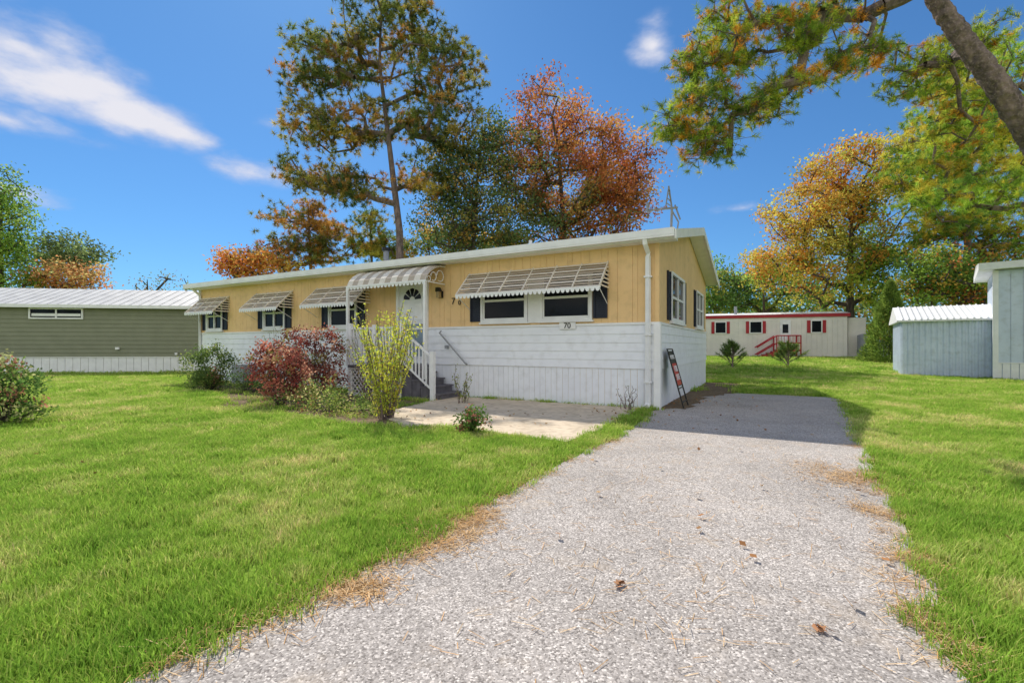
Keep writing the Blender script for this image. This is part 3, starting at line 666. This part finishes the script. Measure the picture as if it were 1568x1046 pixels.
idx=np.repeat(np.arange(n),tpn)
edges_mesh('twigs',T[idx]-off,C-off,np.full(len(C),.006),np.full(len(C),.003),M['barkpine'],np_root,4)
tree('pine_tree',[(16.8,14.5,.05),(16.6,14.5,4),(16,14.5,9)],[(13.0,14.5,7.4,1.4,1.2,1.0,34),(14.6,14.5,7.9,1.6,1.2,1.4,44),(14.2,14.5,9.9,1.8,1.5,1,36),(15.6,14.5,5.9,1.2,1.2,.6,24),(13.3,14.5,5.8,.9,1,.4,14),(16.5,14.5,8,1.8,1.5,2,50)],
 ygp,'needle',(10,30),.2,.25,.20,3.8,.013,'barkpine',up=.3)
def conifer(name,x,y,h,r,cols,n,size):
    z=gh(x,y); root=empty(name,(x,y,float(z))); t=rng.uniform(0,1,n)**1.3; an=rng.uniform(0,6.283,n); lump=1+.18*np.sin(an*5+t*20)
    rr=r*(1-t)**.8*rng.uniform(.35,1.0,n)**.5*lump
    C=np.stack([rr*np.cos(an),rr*np.sin(an),.05+t*h],1)
    D=np.stack([np.cos(an),np.sin(an),rng.uniform(.2,1.4,n)],1)
    cc=pal(*cols)(C,n)*rng.uniform(.5,1.3,(n,1))
    raw_mesh('foliage',needles(C,D+rng.normal(size=(n,3))*.35,size*rng.uniform(.6,1.2,n),size*.22),3,M['needle'],cc,root)
    q=MB(); q.tube([(0,0,-.02),(0,0,h*.9)],[.04+h*.012,.01],'bark',7)
    q.obj('stem',root)
conifer('arborvitae_tree',20.3,25.2,4.3,1.3,([(.22,.34,.06),(.32,.42,.08),(.15,.24,.06)],[2,2,1]),22000,.18)
def sapling(name,x,y,h,r):
    root=empty(name,(x,y,float(gh(x,y)))); q=MB(); q.tube([(0,0,-.02),(.02,0,h*.75)],[.035,.012],'barkpine',7); Cn=[];Dn=[]
    nb_=34
    for i in range(nb_):
        t=random.uniform(.04,.75); a=random.uniform(0,6.283); L_=r*(1-t*.75)*random.uniform(.7,1.1); el=random.uniform(.35,1.0)+t*.5
        b=Vector((0,0,h*.8*t)); e=b+Vector((math.cos(a)*math.cos(el),math.sin(a)*math.cos(el),math.sin(el)))*L_
        q.tube([b,e],[.014,.006],'barkpine',5)
        for k in range(70):
            f=random.uniform(.25,1)**.7; p_=b.lerp(e,f); dv=(e-b).normalized()*.9+Vector((random.gauss(0,.5),random.gauss(0,.5),random.gauss(0,.5)))
            Cn.append(tuple(p_)); Dn.append(tuple(dv))
    q.obj('stem_and_branches',root); C=np.array(Cn); n=len(C)
    cc=pal([(.16,.26,.07),(.24,.36,.09),(.36,.40,.10),(.10,.16,.05)],[3,2.4,1.4,2])(C,n)*rng.uniform(.6,1.3,(n,1))
    raw_mesh('needles',needles(C,np.array(Dn),.2*rng.uniform(.6,1.2,n),.022),3,M['needle'],cc,root)
sapling('pine_sapling',10.15,21.6,1.6,.95); sapling('pine_sapling',13.3,22.6,1.45,1.05)
def line():
    T=[]
    for i in range(2000):
        x=rng.uniform(-110,130); y=rng.uniform(62,80); 
        H=5.6+1.3*math.sin(x*.09)+1.1*math.sin(x*.31+1)+ (4.0 if x>22 else 0)
        T.append((x,y,rng.uniform(0.2,1)**.7*H))
    for i in range(900):
        x=rng.uniform(-130,130); y=-rng.uniform(45,60); H=9+2*math.sin(x*.2); T.append((x,y,rng.uniform(.1,1)*H))
    T=np.array(T); n=len(T); per=26
    base=pal([(.13,.19,.06),(.2,.25,.07),(.48,.24,.07),(.36,.3,.07)],[4,3,1.5,1.5])(T,n)*rng.uniform(.6,1.2,(n,1))
    C=np.repeat(T,per,0)+rng.normal(size=(n*per,3))*np.array([.9,.9,.6]); col=np.repeat(base,per,0)*rng.uniform(.7,1.3,(n*per,1))
    raw_mesh('distant_treeline',leaves(C,.55,.4),4,M['leaf'],col)
line()

# ------------------------------------------------------------ shrubs
def shrub(name,loc,E,cols,per,size,spread,stems=20,aspect=.55,stemmat='bark'):
    root=empty(name,loc); T=ells(E); n=len(T); base=pal(*cols)(T,n)*rng.uniform(.65,1.25,(n,1))*1.4
    C=np.repeat(T,per,0)+rng.normal(size=(n*per,3))*spread; C[:,2]=np.maximum(C[:,2],.03)
    col=np.repeat(base,per,0)*rng.uniform(.6,1.4,(n*per,1))
    raw_mesh('leaves',leaves(C,size*rng.uniform(.6,1.3,n*per),size*aspect),4,M['leaf'],np.clip(col,.004,.8),root)
    q=MB(); 
    for i in range(stems):
        t=T[random.randrange(n)]; b=(t[0]*.15,t[1]*.15,0); m=(t[0]*.5,t[1]*.5,t[2]*.55); q.tube([b,m,tuple(t)],[.014,.010,.004],stemmat,5)
    q.obj('stems',root)
burg=([(.24,.06,.05),(.36,.13,.09),(.46,.25,.17),(.15,.06,.05),(.22,.2,.07)],[4,4,2.6,2,1.4])
shrub('burgundy_shrub',(-4.75,9.55,0),[(0,0,.75,.60,.55,.50,84),(.05,0,.35,.45,.4,.25,22),(-.15,0,1.1,.35,.3,.2,16)],burg,30,.065,.07,30)
shrub('burgundy_shrub',(-4.65,10.9,0),[(0,0,1.05,.80,.7,.65,105),(.1,0,.45,.7,.6,.35,44)],burg,30,.07,.08,34)
shrub('holly_shrub',(-8.3,12.9,0),[(0,0,.65,.68,.6,.55,95),(0,0,.3,.6,.55,.25,40)],([(.09,.14,.045),(.14,.2,.055),(.24,.28,.08),(.36,.18,.12)],[4,3,1.4,.9]),36,.065,.08,20)
shrub('azalea_shrub',(-7.75,7.15,0),[(0,0,.62,.50,.5,.42,70),(.08,-.1,.25,.48,.5,.2,28)],([(.08,.15,.04),(.16,.24,.06),(.4,.4,.18),(.4,.18,.12)],[4,3,1.8,1]),30,.065,.07,24)
shrub('low_evergreen_shrub',(-.55,6.45,0.02),[(0,0,.2,.25,.2,.16,24),(.0,0,.1,.23,.2,.08,12)],([(.07,.13,.03),(.12,.19,.05),(.3,.13,.09)],[4,3,1.8]),24,.05,.045,10)
shrub('low_bedding_plants',(-3.3,8.5,0),[(0,0,.20,.75,.5,.2,60),(-.9,.7,.2,.5,.4,.18,30),(.9,-.4,.14,.4,.3,.12,20),(-.4,.6,.4,.4,.4,.25,24)],([(.12,.19,.05),(.25,.3,.07),(.4,.35,.16),(.3,.12,.07)],[4,3,2,1]),20,.05,.07,20)
shrub('low_bedding_plants',(-7.0,12.3,0),[(0,0,.3,.5,.4,.28,40),(.9,-.2,.2,.5,.4,.15,25),(1.2,.8,.8,.4,.4,.5,30)],([(.11,.18,.06),(.2,.25,.07)],[3,2]),24,.05,.07,16)
def forsythia(name,loc,h,r,ns,per,cols,size=.05):
    root=empty(name,loc); q=MB(); C=[];
    for i in range(ns):
        a=random.uniform(0,6.283); rr=r*random.uniform(.15,1)**.6; H=h*random.uniform(.5,1)*(1-.25*rr/r); b=(.14*math.cos(a)*random.random(),.14*math.sin(a)*random.random(),0)
        P=[Vector(b)+Vector((math.cos(a)*rr*(f**1.1),math.sin(a)*rr*(f**1.1),H*(f**.85)))+Vector((random.uniform(-.03,.03),random.uniform(-.03,.03),0)) for f in np.linspace(0,1,7)]
        q.tube(P,[.008,.007,.006,.006,.005,.004,.003],'barkpine',5)
        for j in range(per):
            f=random.uniform(.06,1)*5.99; k=int(f); p_=P[k].lerp(P[k+1],f-k); C.append((p_.x+random.gauss(0,.025),p_.y+random.gauss(0,.025),p_.z+random.gauss(0,.02)))
    q.obj('stems',root); C=np.array(C); n=len(C); cc=np.clip(pal(*cols)(C,n)*rng.uniform(.6,1.3,(n,1))*1.25,0,.88)
    raw_mesh('leaves',leaves(C,size*rng.uniform(.7,1.3,n),size*.42),4,M['leaf'],cc,root)
forsythia('forsythia_shrub',(-2.05,7.7,0),2.3,.56,58,76,([(.60,.64,.08),(.66,.64,.10),(.36,.46,.08),(.68,.50,.08)],[3,3,2.6,.8]),.056)
forsythia('tall_weed',(-1.05,9.7,0.02),.95,.14,8,34,([(.3,.33,.06),(.2,.26,.05)],[1,1]),.045)
forsythia('tall_weed',(2.15,8.75,0.02),.6,.12,9,16,([(.22,.24,.1),(.2,.12,.1)],[1,1]),.03)
forsythia('rose_bush',(-6.3,12.6,0),1.9,.5,26,34,([(.15,.24,.05),(.25,.3,.07),(.45,.34,.1)],[3,2,1]),.05)
forsythia('rose_bush',(-3.1,10.1,0),2.3,.45,18,22,([(.15,.24,.05),(.35,.33,.08),(.4,.16,.07)],[2,2,1]),.05)

# ------------------------------------------------------------ litter
def litter(name,spots,L,W,cols,z,tri=True):
    Cs=[]
    for (x,y,rx,ry,n) in spots: Cs.append(np.stack([x+rng.normal(size=n)*rx,y+rng.normal(size=n)*ry,np.full(n,z)+rng.uniform(0,.012,n)],1))
    C=np.concatenate(Cs); n=len(C); col=pal(*cols)(C,n)*rng.uniform(.6,1.3,(n,1))
    D=rng.normal(size=(n,3)); D[:,2]*=.12 if tri else .35
    if tri:
        D=unit(D); b=unit(np.cross(D,np.array([0,0,1.])))*W/2; LL=(L*rng.uniform(.5,1.2,n))[:,None]
        V=np.stack([C-b,C+b,C+b+D*LL,C-b+D*LL],1); V[...,2]=np.maximum(V[...,2],z)
    else:
        D=unit(D); b=unit(np.cross(D,rng.normal(size=(n,3))*.3+np.array([0,0,1.]))); V=np.stack([C-D*L/2,C+b*W/2,C+D*L/2,C-b*W/2],1); V[...,2]=np.maximum(V[...,2]+.006,z)
    raw_mesh(name,V,4,M['litter'],col)
edgeL=[(-1.25,1.8),(-1.1,2.0),(-.98,2.2),(-.9,2.3),(-.72,2.54),(-.5,2.85),(-.38,3.1),(-.25,3.35),(-.1,3.7),(.09,4.0),(.3,4.4),(.6,4.95),(.95,5.5),(1.2,5.9)]
edgeR=[(1.7,1.8),(1.85,2.1),(2.0,2.35),(2.2,2.62),(2.45,2.95),(2.7,3.3),(3.0,3.8),(3.3,4.3),(3.7,4.9),(4.1,5.6)]
sp=[(x,y,.09,.09,150) for x,y in edgeL]+[(x,y,.07,.08,110) for x,y in edgeR]+[(-.42,3.05,.14,.18,900),(-.28,3.3,.10,.12,600),(-.75,2.3,.09,.06,400),(-.55,2.75,.1,.1,350),(3.15,4.2,.24,.18,1300),(3.0,4.6,.15,.2,300),(1.25,6.1,.12,.18,350),(2.25,2.6,.06,.10,350),(1.78,2.0,.05,.10,300),(2.6,3.4,.06,.12,250),
 (1.3,3.5,1.0,1.4,700),(2.2,5.5,1.0,1.2,420),(.6,2.3,.6,.4,160),(-.3,6.7,.5,.3,160),(1.5,7.5,.7,.5,160),(4.6,9.5,.8,1.2,200)]
litter('pine_needle_litter',sp,.08,.003,([(.60,.36,.16),(.68,.49,.28),(.45,.28,.13)],[2,2,1]),.013)
litter('fallen_leaves',[(1.2,3.5,.9,1.6,16),(2.5,7,.9,1.2,26),(-.5,7.6,.7,.6,30),(-3,8.0,.8,.5,70),(-4,6,3,2,40),(3.9,10.0,.5,.9,80),(5,15,3,4,80),(9,14,3,4,50),(1.7,8.0,.6,.4,40)],.055,.04,([(.36,.18,.08),(.46,.30,.15),(.24,.14,.07)],[2,2,1]),.03,False)
litter('fallen_oak_leaf',[(.53,2.32,.015,.012,6),(1.3,1.95,.03,.01,6)],.05,.03,([(.45,.24,.13)],[1]),.014,False)

# ------------------------------------------------------------ grass
var=bpy.data.collections.new('grass_tuft_variants')
def tuft(i,nb,rad,h,w):
    V=[];Cc=[]
    for b in range(nb):
        a=rng.uniform(0,6.283); r_=rad*math.sqrt(rng.uniform()); x,y=r_*math.cos(a),r_*math.sin(a)
        hh=h*rng.uniform(.5,1.15); th=rng.uniform(0,6.283); le=rng.uniform(.15,.9)*hh; dx,dy=math.cos(th),math.sin(th); wx,wy=-dy*w/2,dx*w/2
        m=(x+dx*le*.3,y+dy*le*.3,hh*.6); t=(x+dx*le,y+dy*le,hh)
        V.append([(x-wx,y-wy,-.01),(x+wx,y+wy,-.01),(m[0]+wx*.8,m[1]+wy*.8,m[2]),(m[0]-wx*.8,m[1]-wy*.8,m[2])])
        V.append([(m[0]-wx*.8,m[1]-wy*.8,m[2]),(m[0]+wx*.8,m[1]+wy*.8,m[2]),(t[0]+wx*.15,t[1]+wy*.15,t[2]),(t[0]-wx*.15,t[1]-wy*.15,t[2])])
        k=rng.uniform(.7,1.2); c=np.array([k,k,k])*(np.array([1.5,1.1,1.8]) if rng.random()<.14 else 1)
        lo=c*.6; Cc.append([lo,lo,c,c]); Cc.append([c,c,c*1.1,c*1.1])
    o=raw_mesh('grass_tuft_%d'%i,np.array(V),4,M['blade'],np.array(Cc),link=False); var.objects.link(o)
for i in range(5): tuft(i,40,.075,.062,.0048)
def lawn_points():
    P=[];S=[]
    zones=[(0.9,3.6,330,1.0,1.0),(3.6,6.5,170,1.4,1.05),(6.5,11,80,2.0,1.15),(11,19,28,3.0,1.35),(19,36,8,5.0,1.7)]
    for (ya,yb,den,s,sz) in zones:
        X=1.2*yb+2; n=int(den*2*X*(yb-ya)); x=rng.uniform(-X,X,n); y=rng.uniform(ya,yb,n)
        k=np.abs(x)<1.2*y+2; x=x[k];y=y[k]
        P.append(np.stack([x,y],1)); S.append(np.stack([np.full(len(x),s),np.full(len(x),s),np.full(len(x),sz)],1)*rng.uniform(.7,1.25,(len(x),1)))
    P=np.concatenate(P);S=np.concatenate(S); x,y=P[:,0],P[:,1]
    bad=inpoly(x+rng.normal(size=len(x))*.03,y+rng.normal(size=len(x))*.03,driveW)|inpoly(x,y,patioW)|(inpoly(x,y,bedW)&(rng.random(len(x))<.85))|(inpoly(x,y,stripW)&(rng.random(len(x))<.95))
    cx,cy=x-HC[0],y-HC[1]; lx=cx*math.cos(HA)+cy*math.sin(HA); ly=-cx*math.sin(HA)+cy*math.cos(HA)
    bad|=(lx<.02)&(lx>-LW)&(ly>-.03)&(ly<DP)
    P=P[~bad];S=S[~bad]; x,y=P[:,0],P[:,1]
    return np.stack([x,y,gh(x,y)],1),S
P,S=lawn_points(); print('tufts',len(P))
me=bpy.data.meshes.new('lawn_grass'); me.vertices.add(len(P)); me.vertices.foreach_set('co',P.astype(np.float32).ravel()); me.update()
at=me.attributes.new('sc','FLOAT_VECTOR','POINT'); at.data.foreach_set('vector',S.astype(np.float32).ravel())
rt=np.zeros((len(P),3)); rt[:,2]=rng.uniform(0,6.283,len(P)); rt[:,0]=rng.normal(size=len(P))*.08; rt[:,1]=rng.normal(size=len(P))*.08
at=me.attributes.new('rt','FLOAT_VECTOR','POINT'); at.data.foreach_set('vector',rt.astype(np.float32).ravel())
go=bpy.data.objects.new('lawn_grass',me); COL.objects.link(go)
ng=bpy.data.node_groups.new('grass_scatter','GeometryNodeTree')
ng.interface.new_socket('Geometry',in_out='INPUT',socket_type='NodeSocketGeometry'); ng.interface.new_socket('Geometry',in_out='OUTPUT',socket_type='NodeSocketGeometry')
gi=ng.nodes.new('NodeGroupInput'); gout=ng.nodes.new('NodeGroupOutput'); ip=ng.nodes.new('GeometryNodeInstanceOnPoints')
ci=ng.nodes.new('GeometryNodeCollectionInfo'); ci.inputs['Collection'].default_value=var; ci.inputs['Separate Children'].default_value=True; ci.inputs['Reset Children'].default_value=True
a1=ng.nodes.new('GeometryNodeInputNamedAttribute'); a1.data_type='FLOAT_VECTOR'; a1.inputs['Name'].default_value='sc'
a2=ng.nodes.new('GeometryNodeInputNamedAttribute'); a2.data_type='FLOAT_VECTOR'; a2.inputs['Name'].default_value='rt'
er=ng.nodes.new('FunctionNodeEulerToRotation')
ng.links.new(gi.outputs[0],ip.inputs['Points']); ng.links.new(ci.outputs[0],ip.inputs['Instance']); ip.inputs['Pick Instance'].default_value=True
ng.links.new(a1.outputs[0],ip.inputs['Scale']); ng.links.new(a2.outputs[0],er.inputs[0]); ng.links.new(er.outputs[0],ip.inputs['Rotation']); ng.links.new(ip.outputs[0],gout.inputs[0])
gm=go.modifiers.new('scatter','NODES'); gm.node_group=ng

# ------------------------------------------------------------ world / sun
SD=Vector((.382,-.848,-1.0))
world=bpy.data.worlds.new('World'); sc.world=world; world.use_nodes=True; nt=world.node_tree; nt.nodes.clear()
wo=N(nt,'ShaderNodeOutputWorld'); bg=N(nt,'ShaderNodeBackground'); bg.inputs['Strength'].default_value=.15
sky=N(nt,'ShaderNodeTexSky'); sky.sky_type='NISHITA'; sky.sun_disc=False; sky.sun_elevation=math.radians(47); sky.sun_rotation=math.radians(-24.2)
sky.air_density=1.0; sky.dust_density=.2; sky.ozone_density=3.0; sky.altitude=50
tc=N(nt,'ShaderNodeTexCoord')
gam=N(nt,'ShaderNodeGamma'); gam.inputs['Gamma'].default_value=.85
tint=N(nt,'ShaderNodeMix',data_type='RGBA',blend_type='MULTIPLY'); tint.inputs['Factor'].default_value=1; tint.inputs['B'].default_value=(.40,.74,1.06,1)
nt.links.new(sky.outputs[0],gam.inputs[0]); nt.links.new(gam.outputs[0],tint.inputs['A'])
no=N(nt,'ShaderNodeTexNoise'); no.inputs['Scale'].default_value=7; no.inputs['Detail'].default_value=6; no.inputs['Roughness'].default_value=.55
mp=N(nt,'ShaderNodeMapping'); mp.inputs['Scale'].default_value=(1,1,2.2); nt.links.new(tc.outputs['Generated'],mp.inputs['Vector']); nt.links.new(mp.outputs[0],no.inputs['Vector'])
def math_(op,a,b):
    m=N(nt,'ShaderNodeMath',operation=op)
    for i,v in enumerate((a,b)):
        if v is None: continue
        if isinstance(v,(int,float)): m.inputs[i].default_value=v
        else: nt.links.new(v,m.inputs[i])
    return m.outputs[0]
def vm(op,a,b):
    m=N(nt,'ShaderNodeVectorMath',operation=op)
    for i,v in enumerate((a,b)):
        if isinstance(v,tuple): m.inputs[i].default_value=v
        elif v is not None: nt.links.new(v,m.inputs[i])
    return m
clouds=[((-.675,.63,.42),.13,2.4,1),((-.66,.64,.40),.16,2.2,1.1),((-.635,.68,.385),.17,2.4,1.15),((-.59,.73,.36),.15,2.8,1.1),((-.545,.76,.345),.11,3.2,1),((-.70,.64,.31),.18,6,.85),((-.46,.83,.317),.10,2.4,.85),
 ((.245,.817,.522),.075,1.3,1.0),((.10,.88,.46),.05,2.5,.5),((.42,.85,.25),.07,4,.6),((.60,.70,.38),.07,4,.5),((-.71,.67,.22),.12,4,.65),((-.43,.85,.40),.07,3,.6),((.22,.9,.36),.09,2.5,.5)]
tot=None
for dvec,rad_,sq,wt in clouds:
    dv=Vector(dvec).normalized(); s1=vm('SUBTRACT',tc.outputs['Generated'],tuple(dv)); s2=vm('MULTIPLY',s1.outputs[0],(1,1,sq)); ln=vm('LENGTH',s2.outputs[0],None)
    mr=N(nt,'ShaderNodeMapRange'); mr.inputs['From Min'].default_value=0; mr.inputs['From Max'].default_value=rad_; mr.inputs['To Min'].default_value=wt; mr.inputs['To Max'].default_value=0
    nt.links.new(ln.outputs['Value'],mr.inputs['Value']); tot=mr.outputs[0] if tot is None else math_('MAXIMUM',tot,mr.outputs[0])
al=math_('ADD',tot,math_('MULTIPLY',math_('SUBTRACT',no.outputs['Fac'],.5),2.2))
ar=N(nt,'ShaderNodeMapRange',interpolation_type='SMOOTHSTEP'); ar.inputs['From Min'].default_value=.2; ar.inputs['From Max'].default_value=1.1; nt.links.new(al,ar.inputs['Value'])
al1=math_('MULTIPLY',ar.outputs[0],math_('MINIMUM',math_('MULTIPLY',tot,4),1))
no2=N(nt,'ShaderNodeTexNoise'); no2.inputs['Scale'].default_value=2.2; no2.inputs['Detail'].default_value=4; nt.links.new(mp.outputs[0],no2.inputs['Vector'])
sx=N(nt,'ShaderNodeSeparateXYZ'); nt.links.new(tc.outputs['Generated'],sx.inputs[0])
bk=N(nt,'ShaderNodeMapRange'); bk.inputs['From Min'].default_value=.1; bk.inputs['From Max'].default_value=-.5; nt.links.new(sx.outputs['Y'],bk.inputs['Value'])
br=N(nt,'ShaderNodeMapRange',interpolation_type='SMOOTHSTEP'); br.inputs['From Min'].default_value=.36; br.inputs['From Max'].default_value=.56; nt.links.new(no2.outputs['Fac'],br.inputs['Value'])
al_fill=math_('MULTIPLY',bk.outputs[0],br.outputs[0])  # unseen cloud bank added behind the camera to brighten the shaded facade
alf=math_('MAXIMUM',al1,al_fill)
cc_=N(nt,'ShaderNodeMix',data_type='RGBA'); cc_.inputs['A'].default_value=(3.2,3.7,5.2,1); cc_.inputs['B'].default_value=(5.4,5.4,5.9,1)
nt.links.new(ar.outputs[0],cc_.inputs['Factor'])
c2_=N(nt,'ShaderNodeMix',data_type='RGBA'); c2_.inputs['B'].default_value=(9.6,9.3,9.0,1); nt.links.new(bk.outputs[0],c2_.inputs['Factor']); nt.links.new(cc_.outputs['Result'],c2_.inputs['A'])  # cloud colour boosted behind the camera as added fill light
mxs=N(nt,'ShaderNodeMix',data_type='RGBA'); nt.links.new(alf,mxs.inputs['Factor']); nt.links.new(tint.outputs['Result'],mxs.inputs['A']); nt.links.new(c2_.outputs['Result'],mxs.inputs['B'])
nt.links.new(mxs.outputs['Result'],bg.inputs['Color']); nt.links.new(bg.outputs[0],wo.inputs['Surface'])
ld=bpy.data.lights.new('sun','SUN'); ld.energy=5.0; ld.angle=math.radians(.5); ld.color=(1,.93,.82)
lo=bpy.data.objects.new('sun',ld); lo.rotation_euler=SD.to_track_quat('-Z','Y').to_euler(); lo.location=(-10,20,30); COL.objects.link(lo)
cd=bpy.data.cameras.new('camera'); cd.lens=16.5; cd.sensor_width=36; cd.clip_end=2000; cd.clip_start=.05; cd.shift_y=.0045
co=bpy.data.objects.new('camera',cd); co.location=(0,0,1.2); co.rotation_euler=(math.pi/2,0,0); COL.objects.link(co); sc.camera=co
